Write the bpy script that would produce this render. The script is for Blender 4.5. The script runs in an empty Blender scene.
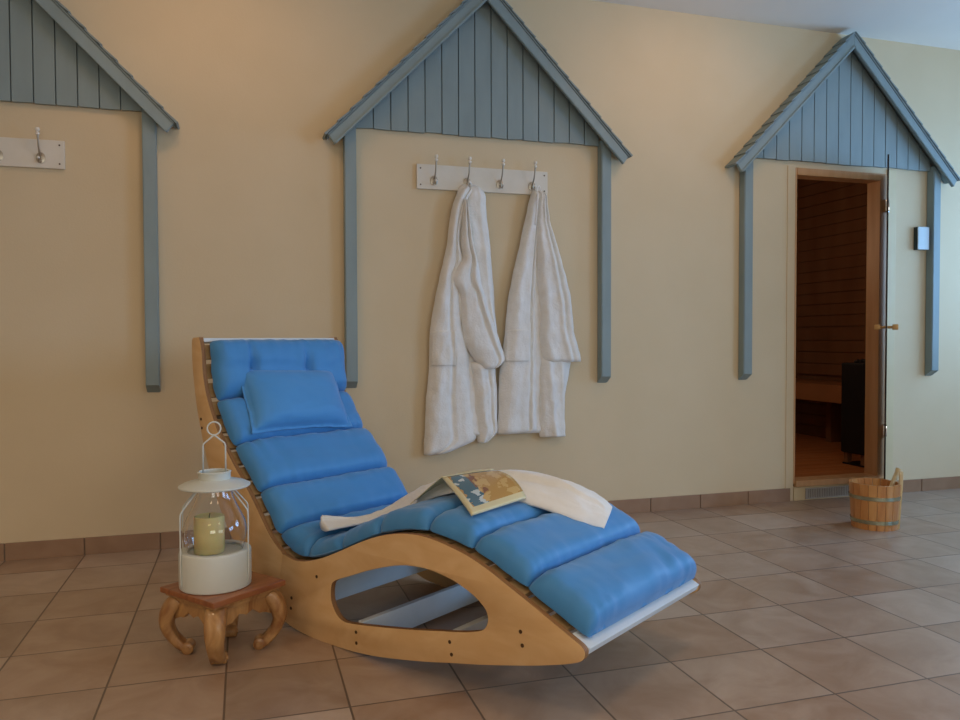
import bpy, bmesh, math, random
from mathutils import Vector, Matrix, noise
random.seed(7)
C = bpy.context.scene.collection
W = 4.0315          # wall plane y
CEIL = 2.915
ROBE = {
    'r1_back': [(1.841,1.128,1.195), (1.820,1.106,1.229), (1.783,1.090,1.251), (1.703,1.067,1.256), (1.570,1.056,1.273), (1.384,1.033,1.289), (1.223,1.010,1.300), (1.063,0.993,1.311), (0.848,0.992,1.305), (0.687,0.992,1.316), (0.552,1.018,1.310), (0.490,1.157,1.310)],
    'r1_body': [(1.826,1.128,1.172), (1.805,1.106,1.178), (1.750,1.073,1.145), (1.686,1.056,1.122), (1.564,1.040,1.100), (1.422,1.012,1.121), (1.353,0.995,1.088), (1.274,0.978,1.093), (1.168,0.956,1.104), (1.063,0.940,1.120), (0.957,0.934,1.147), (0.861,0.933,1.152), (0.691,0.916,1.163), (0.558,0.910,1.179), (0.478,0.904,1.190), (0.442,0.904,1.123), (0.402,0.904,1.007)],
    'r1_right': [(1.829,1.157,1.213), (1.782,1.141,1.246), (1.676,1.140,1.252), (1.544,1.156,1.268), (1.384,1.178,1.279), (1.224,1.211,1.290), (1.063,1.244,1.306), (0.955,1.255,1.306), (0.858,1.255,1.300)],
    'r1_sleeve': [(1.759,1.113,1.135), (1.717,1.113,1.140), (1.670,1.107,1.145), (1.538,1.101,1.167), (1.444,1.112,1.189), (1.401,1.084,1.200), (1.348,1.051,1.211), (1.301,1.062,1.222), (1.259,1.094,1.233), (1.195,1.105,1.249), (1.062,1.110,1.300), (0.982,1.132,1.328), (0.912,1.170,1.350), (0.880,1.204,1.333), (0.853,1.226,1.294)],
    'r1_flap': [(0.891,1.161,1.302), (0.793,1.172,1.307), (0.685,1.177,1.313), (0.577,1.193,1.312), (0.512,1.199,1.312), (0.469,1.199,1.267), (0.453,1.204,1.244)],
    'r2_back': [(1.831,1.528,1.581), (1.793,1.511,1.605), (1.695,1.493,1.617), (1.531,1.469,1.670), (1.339,1.434,1.724), (1.118,1.399,1.766), (0.897,1.376,1.754), (0.677,1.358,1.712), (0.511,1.346,1.712), (0.494,1.386,1.682)],
    'r2_body': [(1.821,1.521,1.562), (1.783,1.503,1.573), (1.717,1.486,1.561), (1.635,1.468,1.544), (1.444,1.422,1.538), (1.226,1.375,1.532), (1.008,1.352,1.537), (0.888,1.334,1.543), (0.790,1.323,1.543), (0.626,1.317,1.537), (0.517,1.311,1.542), (0.496,1.311,1.495)],
    'r2_front': [(1.820,1.540,1.575), (1.783,1.540,1.593), (1.690,1.528,1.604), (1.528,1.528,1.657), (1.337,1.540,1.717), (1.228,1.551,1.741), (1.063,1.557,1.759), (0.980,1.557,1.783), (0.908,1.574,1.802), (0.886,1.586,1.802)],
    'r2_flap': [(0.919,1.559,1.720), (0.786,1.558,1.714), (0.619,1.558,1.708), (0.508,1.558,1.708), (0.469,1.564,1.714)],
}

# ------------------------------------------------------------------ helpers
def obj(name, bm, m, parent=None, smooth=False, matrix=None):
    me = bpy.data.meshes.new(name)
    bmesh.ops.recalc_face_normals(bm, faces=bm.faces)
    bm.to_mesh(me); bm.free()
    for mm in (m if isinstance(m, (list, tuple)) else [m]):
        me.materials.append(mm)
    if smooth:
        for p in me.polygons: p.use_smooth = True
        if smooth != 'all':
            me.set_sharp_from_angle(angle=math.radians(38))
    o = bpy.data.objects.new(name, me); C.objects.link(o)
    if parent is not None: o.parent = parent
    if matrix is not None: o.matrix_local = matrix
    return o

def thing(name, label, cat, loc=(0, 0, 0), rotz=0, group=None):
    o = bpy.data.objects.new(name, None); C.objects.link(o)
    o.empty_display_size = .1
    o.location = loc; o.rotation_euler = (0, 0, rotz)
    tag(o, label, cat, group)
    return o

def tag(o, label, cat, group=None):
    o['label'] = label; o['category'] = cat
    if group: o['group'] = group
    return o

def struct(name, bm, m, parent=None, smooth=False):
    o = obj(name, bm, m, parent, smooth)
    if parent is None: o['kind'] = 'structure'
    return o

def bx(bm, x0, x1, y0, y1, z0, z1, bev=0, mi=0):
    vs = [bm.verts.new((x, y, z)) for x in (x0, x1) for y in (y0, y1) for z in (z0, z1)]
    fs = []
    for q in ((0, 1, 3, 2), (4, 6, 7, 5), (0, 4, 5, 1), (2, 3, 7, 6), (0, 2, 6, 4), (1, 5, 7, 3)):
        f = bm.faces.new([vs[i] for i in q]); f.material_index = mi; fs.append(f)
    if bev:
        es = list({e for f in fs for e in f.edges})
        bmesh.ops.bevel(bm, geom=es, offset=bev, segments=2, profile=.6, affect='EDGES', material=-1)
    return vs

def box(x0, x1, y0, y1, z0, z1, bev=0):
    bm = bmesh.new(); bx(bm, x0, x1, y0, y1, z0, z1, bev); return bm

def prism(bm, pts, y0, y1, axis='y'):
    """polygon in (x, z) extruded along y"""
    def P(a, b, c):
        return (a, c, b) if axis == 'y' else (a, b, c)
    A = [bm.verts.new(P(p[0], p[1], y0)) for p in pts]
    B = [bm.verts.new(P(p[0], p[1], y1)) for p in pts]
    bm.faces.new(A); bm.faces.new(B[::-1])
    n = len(pts)
    for i in range(n):
        bm.faces.new((A[i], B[i], B[(i + 1) % n], A[(i + 1) % n]))

def tube(bm, pts, r, seg=10, closed=False):
    pts = [Vector(p) for p in pts]; n = len(pts)
    rr = r if isinstance(r, (list, tuple)) else [r] * n
    rings = []
    up = None
    for i, p in enumerate(pts):
        a = pts[i - 1] if (i > 0 or closed) else p
        b = pts[(i + 1) % n] if (i < n - 1 or closed) else p
        t = (b - a).normalized()
        if up is None:
            up = t.orthogonal().normalized()
        up = (up - t * up.dot(t)).normalized()
        s = t.cross(up)
        rings.append([bm.verts.new(p + (up * math.cos(2 * math.pi * k / seg) + s * math.sin(2 * math.pi * k / seg)) * rr[i]) for k in range(seg)])
    m = n if closed else n - 1
    for i in range(m):
        A, B = rings[i], rings[(i + 1) % n]
        for k in range(seg):
            bm.faces.new((A[k], A[(k + 1) % seg], B[(k + 1) % seg], B[k]))
    if not closed:
        bm.faces.new(rings[0][::-1]); bm.faces.new(rings[-1])

def lathe(bm, prof, seg=48, c=(0, 0, 0), closed=False, sx=1, sy=1):
    rings = []
    for r, z in prof:
        if r < 1e-6:
            rings.append([bm.verts.new((c[0], c[1], c[2] + z))])
        else:
            rings.append([bm.verts.new((c[0] + r * sx * math.cos(2 * math.pi * k / seg), c[1] + r * sy * math.sin(2 * math.pi * k / seg), c[2] + z)) for k in range(seg)])
    n = len(rings)
    for i in range(n if closed else n - 1):
        A, B = rings[i], rings[(i + 1) % n]
        for k in range(seg):
            k2 = (k + 1) % seg
            if len(A) == 1 and len(B) == 1: continue
            if len(A) == 1: bm.faces.new((A[0], B[k2], B[k]))
            elif len(B) == 1: bm.faces.new((A[k], A[k2], B[0]))
            else: bm.faces.new((A[k], A[k2], B[k2], B[k]))

def grid_solid(bm, nu, nv, top, bot, uvl=None):
    """closed solid from two (nu x nv) point functions sharing a rim"""
    T = [[bm.verts.new(top(i / (nu - 1), j / (nv - 1))) for j in range(nv)] for i in range(nu)]
    B = [[bm.verts.new(bot(i / (nu - 1), j / (nv - 1))) for j in range(nv)] for i in range(nu)]
    for i in range(nu - 1):
        for j in range(nv - 1):
            f = bm.faces.new((T[i][j], T[i + 1][j], T[i + 1][j + 1], T[i][j + 1]))
            if uvl:
                for lp, (a, b) in zip(f.loops, ((i, j), (i + 1, j), (i + 1, j + 1), (i, j + 1))):
                    lp[uvl].uv = (b / (nv - 1), a / (nu - 1))
            bm.faces.new((B[i][j], B[i][j + 1], B[i + 1][j + 1], B[i + 1][j]))
    for i in range(nu - 1):
        bm.faces.new((T[i][0], B[i][0], B[i + 1][0], T[i + 1][0]))
        bm.faces.new((T[i][-1], T[i + 1][-1], B[i + 1][-1], B[i][-1]))
    for j in range(nv - 1):
        bm.faces.new((T[0][j], T[0][j + 1], B[0][j + 1], B[0][j]))
        bm.faces.new((T[-1][j], B[-1][j], B[-1][j + 1], T[-1][j + 1]))

def catmull(pts, k=8, closed=False):
    o = []; N = len(pts); D = len(pts[0])
    rng = N if closed else N - 1
    for i in range(rng):
        if closed: p0, p1, p2, p3 = pts[i - 1], pts[i], pts[(i + 1) % N], pts[(i + 2) % N]
        else: p0, p1, p2, p3 = pts[max(i - 1, 0)], pts[i], pts[i + 1], pts[min(i + 2, N - 1)]
        for j in range(k):
            t = j / k
            o.append(tuple(.5 * (2 * p1[c] + (p2[c] - p0[c]) * t + (2 * p0[c] - 5 * p1[c] + 4 * p2[c] - p3[c]) * t * t + (3 * p1[c] - p0[c] - 3 * p2[c] + p3[c]) * t ** 3) for c in range(D)))
    if not closed: o.append(tuple(pts[-1]))
    return o

def interp(x, xs, ys):
    if x <= xs[0]: return ys[0]
    for i in range(len(xs) - 1):
        if x <= xs[i + 1]:
            t = (x - xs[i]) / (xs[i + 1] - xs[i] + 1e-12)
            return ys[i] + (ys[i + 1] - ys[i]) * t
    return ys[-1]

def fbm(x, y, z=0, s=1):
    return noise.fractal(Vector((x * s, y * s, z * s)), 1.0, 2.0, 3)

# ------------------------------------------------------------------ materials
def srgb(h):
    h = h.lstrip('#'); o = []
    for i in (0, 2, 4):
        c = int(h[i:i + 2], 16) / 255
        o.append(c / 12.92 if c <= .04045 else ((c + .055) / 1.055) ** 2.4)
    return (*o, 1)

def mat(name, col, rough=.6, col2=None, scale=8, stretch=(1, 1, 1), metal=0, bump=0, bscale=60, spec=.5, sheen=0, trans=0, ior=1.45, coat=0, detail=4, sub=0, bdist=.002, distort=0):
    m = bpy.data.materials.new(name); m.use_nodes = True
    nt = m.node_tree; N = nt.nodes; L = nt.links
    b = N['Principled BSDF']
    c1 = srgb(col)
    b.inputs['Base Color'].default_value = c1
    b.inputs['Roughness'].default_value = rough
    b.inputs['Metallic'].default_value = metal
    b.inputs['Specular IOR Level'].default_value = spec
    b.inputs['IOR'].default_value = ior
    b.inputs['Transmission Weight'].default_value = trans
    b.inputs['Sheen Weight'].default_value = sheen
    b.inputs['Coat Weight'].default_value = coat
    if sub:
        b.inputs['Subsurface Weight'].default_value = sub
        b.inputs['Subsurface Scale'].default_value = .02
    tc = N.new('ShaderNodeTexCoord'); mp = N.new('ShaderNodeMapping')
    mp.inputs['Scale'].default_value = stretch
    L.new(tc.outputs['Object'], mp.inputs['Vector'])
    nz = N.new('ShaderNodeTexNoise'); nz.inputs['Scale'].default_value = scale
    nz.inputs['Detail'].default_value = detail; nz.inputs['Distortion'].default_value = distort
    L.new(mp.outputs[0], nz.inputs['Vector'])
    rp = N.new('ShaderNodeValToRGB')
    rp.color_ramp.elements[0].position = .3; rp.color_ramp.elements[1].position = .7
    rp.color_ramp.elements[0].color = c1; rp.color_ramp.elements[1].color = srgb(col2) if col2 else c1
    L.new(nz.outputs['Fac'], rp.inputs['Fac'])
    if col2: L.new(rp.outputs['Color'], b.inputs['Base Color'])
    if bump:
        n2 = N.new('ShaderNodeTexNoise'); n2.inputs['Scale'].default_value = bscale; n2.inputs['Detail'].default_value = 3
        L.new(mp.outputs[0], n2.inputs['Vector'])
        bp = N.new('ShaderNodeBump'); bp.inputs['Strength'].default_value = bump; bp.inputs['Distance'].default_value = bdist
        L.new(n2.outputs['Fac'], bp.inputs['Height']); L.new(bp.outputs[0], b.inputs['Normal'])
    return m

M = {}
M['wall'] = mat('cream_plaster', '#dfcba8', .75, '#dbc7a3', 3, bump=.25, bscale=140, spec=.25)
M['ceiling'] = mat('white_ceiling_paint', '#f0e7d8', .8, '#ede4d5', 3, spec=.2)
M['blue'] = mat('blue_grey_paint', '#93a2a2', .5, '#8b9a9a', 14, stretch=(1, 1, .25), bump=.12, bscale=40, spec=.35)
M['blue_roof'] = mat('blue_grey_shingle_paint', '#8e9c9c', .6, '#808e8f', 14, bump=.3, bscale=60)
M['ply'] = mat('birch_plywood', '#e6bf8b', .42, '#dbaf78', 5, stretch=(1, 1, 2.2), distort=1.6, spec=.4, coat=.12)
M['ply_edge'] = mat('plywood_edge', '#a97a48', .6, '#7a5330', 10, stretch=(1, 60, 1))
M['slat'] = mat('pine_slat', '#a98a60', .5, '#92744a', 8, stretch=(6, 1, 6))
M['white_wood'] = mat('white_lacquered_board', '#dfe3e2', .4, '#d5dad9', 8)
M['cushion'] = mat('blue_satin_fabric', '#4990cb', .48, '#458bc6', 9, bump=.25, bscale=18, sheen=.25, bdist=.004, spec=.4)
M['pillow'] = mat('blue_pillow_fabric', '#4f97d3', .48, '#4a92ce', 9, bump=.25, bscale=18, sheen=.25, bdist=.004, spec=.4)
M['terry'] = mat('white_terry_cloth', '#f3f0ea', .9, '#ebe7df', 22, bump=.7, bscale=110, sheen=.35, spec=.15, bdist=.004)
M['towel'] = mat('off_white_towel', '#f8f6f1', .85, '#f2efe8', 14, bump=.5, bscale=70, sheen=.3, spec=.15, bdist=.004)
M['cream_page'] = mat('cream_page', '#e3d8b4', .45, '#dccf9f', 12)
M['white_metal'] = mat('white_enamelled_metal', '#d9dbd2', .28, '#d2d5cb', 6, spec=.5)
M['rail'] = mat('off_white_painted_board', '#e6dfd0', .45, '#ded6c5', 8)
M['ceramic'] = mat('pale_porcelain', '#efe8da', .18)
M['nickel'] = mat('dull_nickel', '#b9b0a0', .35, metal=.9)
M['screw'] = mat('dark_screw', '#5c432a', .5, metal=.4)
M['candle'] = mat('ivory_wax', '#efe0a0', .5, '#e8d690', 12, sub=.4)
M['glass'] = mat('clear_glass', '#ffffff', .0, trans=1, ior=1.45)
M['dark_glass'] = mat('smoked_glass', '#3a2c22', .03, trans=.85, ior=1.45)
M['teak_top'] = mat('carved_teak_top', '#ad6c40', .35, '#824a29', 7, stretch=(1, 6, 1), coat=.25, bump=.1)
M['teak'] = mat('carved_teak', '#c79a63', .38, '#8a5830', 7, stretch=(1.6, 1.6, .6), distort=2.5, coat=.25, bump=.2)
M['stave'] = mat('pine_stave', '#d49a5a', .4, '#b8743c', 6, stretch=(5, 5, .6), coat=.35)
M['stave_in'] = mat('pine_bucket_inside', '#b9783c', .6, '#9e602c', 5)
M['hoop'] = mat('steel_hoop', '#b7b79a', .25, metal=1)
M['ladle'] = mat('beech_handle', '#e2cb9e', .35, '#d8bd8c', 6, stretch=(4, 4, 1), coat=.4)
M['frame_wood'] = mat('pine_door_frame', '#d2a577', .5, '#c49566', 4, stretch=(6, 6, .6))
M['cream_trim'] = mat('cream_painted_trim', '#ddcba2', .55, '#d8c59b', 6)
M['base_tile'] = mat('skirting_tile', '#a68569', .45, '#96755a', 7, bump=.1)
M['grout'] = mat('grout', '#7d6b59', .8)
M['grille'] = mat('grey_vent_metal', '#b3aca0', .45, metal=.3)
M['dark'] = mat('vent_dark', '#2a2622', .8)
M['sauna_wood'] = mat('dark_sauna_cladding', '#8f6748', .6, '#7d5638', 5, stretch=(1, 1, .25))
M['sauna_floor'] = mat('sauna_floor_boards', '#c47f4a', .5, '#b06c3a', 5, stretch=(.4, 5, 1))
M['bench'] = mat('sauna_bench_wood', '#b07a50', .5, '#9c6a42', 5, stretch=(5, .5, 1))
M['black'] = mat('black_heater_steel', '#121212', .6)
M['switch'] = mat('pale_grey_plastic', '#bcc6c6', .35)
M['switch_side'] = mat('dark_plastic_box', '#2c3a3a', .5)
M['brass'] = mat('light_brass_wood_knob', '#c79c62', .35, metal=.3)
M['chrome'] = mat('chrome', '#cfcfcf', .15, metal=1)

def tile_mat():
    m = bpy.data.materials.new('terracotta_floor_tiles'); m.use_nodes = True
    nt = m.node_tree; N = nt.nodes; L = nt.links; b = N['Principled BSDF']
    T = .333
    tc = N.new('ShaderNodeTexCoord'); mp = N.new('ShaderNodeMapping')
    mp.inputs['Location'].default_value = (2.1919 * T + 30 * T, -7.386 * T + 40 * T, 0)
    L.new(tc.outputs['Object'], mp.inputs['Vector'])
    br = N.new('ShaderNodeTexBrick'); br.offset = 0; br.squash = 1
    for k, v in (('Scale', 1), ('Brick Width', T), ('Row Height', T), ('Mortar Size', .0035), ('Mortar Smooth', .3), ('Bias', 0)):
        br.inputs[k].default_value = v
    br.inputs['Color1'].default_value = (0, 0, 0, 1); br.inputs['Color2'].default_value = (1, 1, 1, 1)
    br.inputs['Mortar'].default_value = (.5, .5, .5, 1)
    L.new(mp.outputs[0], br.inputs['Vector'])
    rp = N.new('ShaderNodeValToRGB'); e = rp.color_ramp.elements
    e[0].position = 0; e[0].color = srgb('#99806b')
    e[1].position = 1; e[1].color = srgb('#c2ab97')
    a = rp.color_ramp.elements.new(.35); a.color = srgb('#b0937a')
    a = rp.color_ramp.elements.new(.6); a.color = srgb('#9f7d62')
    a = rp.color_ramp.elements.new(.85); a.color = srgb('#b39c88')
    L.new(br.outputs['Color'], rp.inputs['Fac'])
    # cloudy stone pattern, shifted per tile
    add = N.new('ShaderNodeVectorMath'); add.operation = 'ADD'
    mul = N.new('ShaderNodeVectorMath'); mul.operation = 'SCALE'; mul.inputs['Scale'].default_value = 13
    L.new(br.outputs['Color'], mul.inputs[0]); L.new(tc.outputs['Object'], add.inputs[0]); L.new(mul.outputs[0], add.inputs[1])
    nz = N.new('ShaderNodeTexNoise'); nz.inputs['Scale'].default_value = 5; nz.inputs['Detail'].default_value = 6; nz.inputs['Roughness'].default_value = .6; nz.inputs['Distortion'].default_value = .8
    L.new(add.outputs[0], nz.inputs['Vector'])
    r2 = N.new('ShaderNodeValToRGB'); r2.color_ramp.elements[0].position = .32; r2.color_ramp.elements[1].position = .68
    r2.color_ramp.elements[0].color = srgb('#8d7058'); r2.color_ramp.elements[1].color = srgb('#c2ad99')
    L.new(nz.outputs['Fac'], r2.inputs['Fac'])
    mx = N.new('ShaderNodeMixRGB'); mx.inputs['Fac'].default_value = .42
    L.new(rp.outputs['Color'], mx.inputs['Color1']); L.new(r2.outputs['Color'], mx.inputs['Color2'])
    mg = N.new('ShaderNodeMixRGB'); mg.inputs['Color2'].default_value = srgb('#6e5c4c')
    L.new(mx.outputs[0], mg.inputs['Color1']); L.new(br.outputs['Fac'], mg.inputs['Fac'])
    L.new(mg.outputs[0], b.inputs['Base Color'])
    rr = N.new('ShaderNodeMapRange'); rr.inputs['To Min'].default_value = .3; rr.inputs['To Max'].default_value = .46
    L.new(nz.outputs['Fac'], rr.inputs['Value']); L.new(rr.outputs[0], b.inputs['Roughness'])
    iv = N.new('ShaderNodeMath'); iv.operation = 'MULTIPLY_ADD'; iv.inputs[1].default_value = -1; iv.inputs[2].default_value = 1
    L.new(br.outputs['Fac'], iv.inputs[0])
    m2 = N.new('ShaderNodeMath'); m2.operation = 'MULTIPLY_ADD'; m2.inputs[1].default_value = .12
    L.new(nz.outputs['Fac'], m2.inputs[0]); L.new(iv.outputs[0], m2.inputs[2])
    bp = N.new('ShaderNodeBump'); bp.inputs['Strength'].default_value = .6; bp.inputs['Distance'].default_value = .0025
    L.new(m2.outputs[0], bp.inputs['Height']); L.new(bp.outputs[0], b.inputs['Normal'])
    return m
M['tiles'] = tile_mat()

def cover_mat():
    """magazine cover: cream border, a tan field, a blue coast picture with rust spots"""
    m = bpy.data.materials.new('printed_magazine_cover'); m.use_nodes = True
    nt = m.node_tree; N = nt.nodes; L = nt.links; b = N['Principled BSDF']
    b.inputs['Roughness'].default_value = .22
    uv = N.new('ShaderNodeUVMap'); sp = N.new('ShaderNodeSeparateXYZ'); L.new(uv.outputs[0], sp.inputs[0])
    nz = N.new('ShaderNodeTexNoise'); nz.inputs['Scale'].default_value = 4.2; nz.inputs['Detail'].default_value = 3
    L.new(uv.outputs[0], nz.inputs['Vector'])
    def math_(op, a, bb=None, cc=None):
        n = N.new('ShaderNodeMath'); n.operation = op; n.use_clamp = False
        for i, v in enumerate((a, bb, cc)):
            if v is None: continue
            if isinstance(v, (int, float)): n.inputs[i].default_value = v
            else: L.new(v, n.inputs[i])
        return n.outputs[0]
    def mixc(f, a, c):
        n = N.new('ShaderNodeMixRGB')
        L.new(f, n.inputs['Fac'])
        for k, v in (('Color1', a), ('Color2', c)):
            if isinstance(v, str): n.inputs[k].default_value = srgb(v)
            else: L.new(v, n.inputs[k])
        return n.outputs[0]
    u, v = sp.outputs['X'], sp.outputs['Y']
    nn = math_('MULTIPLY_ADD', nz.outputs['Fac'], .34, -.17)
    un = math_('ADD', u, nn)
    tan = mixc(math_('GREATER_THAN', nz.outputs['Fac'], .52), '#c49a55', '#d8b676')
    # picture band: near the left border
    band = math_('MULTIPLY', math_('GREATER_THAN', un, .10), math_('LESS_THAN', un, .38))
    pic = mixc(math_('GREATER_THAN', nz.outputs['Fac'], .55), '#3f6f86', '#cfdde2')
    c = mixc(band, tan, pic)
    rust = math_('MULTIPLY', math_('MULTIPLY', math_('GREATER_THAN', un, .34), math_('LESS_THAN', un, .47)), math_('LESS_THAN', nz.outputs['Fac'], .48))
    rust = math_('MULTIPLY', rust, math_('LESS_THAN', v, .75))
    c = mixc(rust, c, '#8a5534')
    # cream border
    inside = math_('MULTIPLY', math_('GREATER_THAN', u, .09), math_('LESS_THAN', v, .86))
    c = mixc(inside, '#e6dcb0', c)
    L.new(c, b.inputs['Base Color'])
    return m
M['cover'] = cover_mat()

# ------------------------------------------------------------------ room shell
XL, XR, YF = -3.6, 5.45, -3.4
TH = .10
DX0, DX1, DZ0, DZ1 = 3.262, 3.962, .085, 2.066       # sauna door opening in the wall
struct('floor', box(XL - TH, XR + TH, YF - TH, W, -.1, 0), M['tiles'])
struct('ceiling', box(XL - TH, XR + TH, YF - TH, W + TH, CEIL, CEIL + .1), M['ceiling'])
bm = bmesh.new()
bx(bm, XL - TH, DX0, W, W + TH, -.1, CEIL)
bx(bm, DX1, XR + TH, W, W + TH, -.1, CEIL)
bx(bm, DX0, DX1, W, W + TH, DZ1, CEIL)
bx(bm, DX0, DX1, W, W + TH, -.1, DZ0)
struct('wall_back', bm, M['wall'])
struct('wall_left', box(XL - TH, XL, YF - TH, W, 0, CEIL), M['wall'])

def window_wall(name, fixed, lo, hi, wins, axis):
    """wall with openings; axis 'x' means the wall plane is x=fixed and runs along y"""
    bm = bmesh.new()
    def B(a0, a1, z0, z1):
        if axis == 'x': bx(bm, fixed, fixed + TH, a0, a1, z0, z1)
        else: bx(bm, a0, a1, fixed - TH, fixed, z0, z1)
    cur = lo
    for a0, a1, z0, z1 in wins:
        B(cur, a0, 0, CEIL); B(a0, a1, 0, z0); B(a0, a1, z1, CEIL); cur = a1
    B(cur, hi, 0, CEIL)
    struct(name, bm, M['wall'])
RWIN = [(-1.4, .8, .85, 2.35), (2.1, 3.9, 1.0, 2.2)]
FWIN = [(-1.8, .2, .9, 2.3), (1.4, 3.6, .9, 2.3)]
window_wall('wall_right', XR, YF - TH, W, RWIN, 'x')
window_wall('wall_front', YF, XL, XR, FWIN, 'y')
nwin = 0
for wins, axis in ((RWIN, 'x'), (FWIN, 'y')):
    for a0, a1, z0, z1 in wins:
        nwin += 1
        bm = bmesh.new(); f = .05
        def B(p0, p1, q0, q1):
            if axis == 'x': bx(bm, XR + .03, XR + .08, p0, p1, q0, q1)
            else: bx(bm, p0, p1, YF - .08, YF - .03, q0, q1)
        B(a0, a1, z0, z0 + f); B(a0, a1, z1 - f, z1); B(a0, a0 + f, z0 + f, z1 - f); B(a1 - f, a1, z0 + f, z1 - f)
        mid = (a0 + a1) / 2; B(mid - .03, mid + .03, z0 + f, z1 - f)
        struct('window_%d' % nwin, bm, M['white_wood'])

# skirting of cut floor tiles
def skirting(name, x0, x1, phase=0.):
    bm = bmesh.new()
    x = x0 - phase
    bx(bm, x0, x1, W - .006, W, 0, .079, mi=1)
    while x < x1:
        a, b_ = max(x, x0) + .0015, min(x + .33, x1) - .0015
        if b_ > a + .004: bx(bm, a, b_, W - .011, W - .001, .0, .081, .0015)
        x += .333
    o = struct(name, bm, [M['base_tile'], M['grout']]); return o
skirting('baseboard_left', XL, 3.238, .128)
skirting('baseboard_right', 4.0, XR, .062)

# ------------------------------------------------------------------ sauna behind the open door
SX0, SX1, SY0, SY1, SZ0, SZ1 = 2.6, 5.06, W + TH, 6.6, .1, 2.75
def clad(bm, x0, x1, y0, y1, z0, z1, n, run):
    """boards with small gaps, run: axis across which boards are stacked"""
    for i in range(n):
        if run == 'z':
            a = z0 + (z1 - z0) * i / n; b_ = z0 + (z1 - z0) * (i + 1) / n - .006; bx(bm, x0, x1, y0, y1, a, b_)
        elif run == 'x':
            a = x0 + (x1 - x0) * i / n; b_ = x0 + (x1 - x0) * (i + 1) / n - .006; bx(bm, a, b_, y0, y1, z0, z1)
        else:
            a = y0 + (y1 - y0) * i / n; b_ = y0 + (y1 - y0) * (i + 1) / n - .006; bx(bm, x0, x1, a, b_, z0, z1)
bm = bmesh.new(); bx(bm, SX0 - .1, SX1 + .1, SY1 + .02, SY1 + .1, 0, SZ1 + .1); clad(bm, SX0, SX1, SY1, SY1 + .03, SZ0, SZ1, 26, 'z')
struct('wall_sauna_back', bm, M['sauna_wood'])
bm = bmesh.new(); bx(bm, SX1 + .02, SX1 + .1, SY0, SY1 + .1, 0, SZ1 + .1); clad(bm, SX1, SX1 + .03, SY0, SY1, SZ0, SZ1, 26, 'z')
struct('wall_sauna_right', bm, M['sauna_wood'])
struct('wall_sauna_left', box(SX0 - .1, SX0, SY0, SY1 + .1, 0, SZ1 + .1), M['sauna_wood'])
struct('ceiling_sauna', box(SX0 - .1, SX1 + .1, SY0, SY1 + .1, SZ1, SZ1 + .1), M['sauna_wood'])
bm = bmesh.new(); clad(bm, SX0, SX1, SY0 , SY1, .0, SZ0, 20, 'y'); bx(bm, SX0, SX1, SY0, SY1, -.05, SZ0 - .004)
struct('floor_sauna', bm, M['sauna_floor'])

t = thing('sauna_bench', 'reddish wooden sauna bench along the wall inside the dark sauna', 'bench', (4.82, 5.6, SZ0))
bm = bmesh.new(); clad(bm, -.22, .22, -.95, .95, .50, .528, 5, 'x'); obj('seat', bm, M['bench'], t)
obj('front_board', box(-.235, -.215, -.95, .95, .385, .525, .004), M['bench'], t)
for y in (-.9, .0, .9):
    obj('bench_support', box(.08, .2, y - .03, y + .03, 0, .5), M['sauna_wood'], t)
t = thing('wooden_panel', 'dim slatted wooden panel on the sauna wall above the reddish bench', 'panel', (SX1 - .02, 5.6, SZ0 + .58))
bm = bmesh.new(); clad(bm, -.012, .018, -.95, .95, 0, .42, 4, 'z'); obj('slat_panel', bm, M['sauna_wood'], t)
for y in (-.8, .8): obj('batten', box(-.03, -.012, y - .03, y + .03, -.02, .44), M['sauna_wood'], t)

t = thing('sauna_heater', 'black boxy sauna heater on short legs just inside the door', 'heater', (4.36, 4.51, SZ0))
bm = bmesh.new(); bx(bm, -.21, .21, -.11, .11, .085, .735, .012); obj('casing', bm, M['black'], t)
bm = bmesh.new()
for _ in range(26):
    x, y, r = random.uniform(-.15, .15), random.uniform(-.07, .07), random.uniform(.025, .038)
    bmesh.ops.create_icosphere(bm, subdivisions=1, radius=r, matrix=Matrix.Translation((x, y, .735 + random.uniform(-.01, .012))) @ Matrix.Diagonal((1, .8, .7, 1)))
o = obj('stones', bm, mat('heater_stones', '#2d2a28', .9), t)
for x, y in ((-.17, -.08), (.17, -.08), (-.17, .08), (.17, .08)):
    obj('leg', box(x - .018, x + .018, y - .018, y + .018, .012, .086), M['sauna_wood'], t)
obj('foot_plate', box(-.2, .2, -.1, .1, 0.001, .012), M['black'], t)

# door frame, sill and trim
def tb(name, x0, x1, y0, y1, z0, z1, m, bev=.002):
    return struct(name, box(x0, x1, y0, y1, z0, z1, bev), m)
tb('trim_1', 3.905, DX1, W - .008, W + TH, .105, 2.064, M['frame_wood'])       # right jamb
tb('trim_2', DX0, 3.275, W - .004, W + TH, .105, 2.064, M['frame_wood'])      # left jamb
tb('trim_3', 3.275, 3.905, W - .008, W + TH, 2.02, 2.064, M['frame_wood'])       # head
tb('trim_4', 3.275, 3.905, W - .02, W + TH, .087, .125, M['frame_wood'])     # sill
tb('trim_5', DX1 + .002, 4.030, W - .012, W - .0005, .0, 2.09, M['cream_trim'])
tb('trim_6', 3.205, DX0 - .002, W - .006, W - .0005, .0, 2.075, M['wall'])
tb('trim_7', DX0 + .002, DX1 - .002, W - .010, W - .0005, .0, .084, M['cream_trim'])

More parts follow.
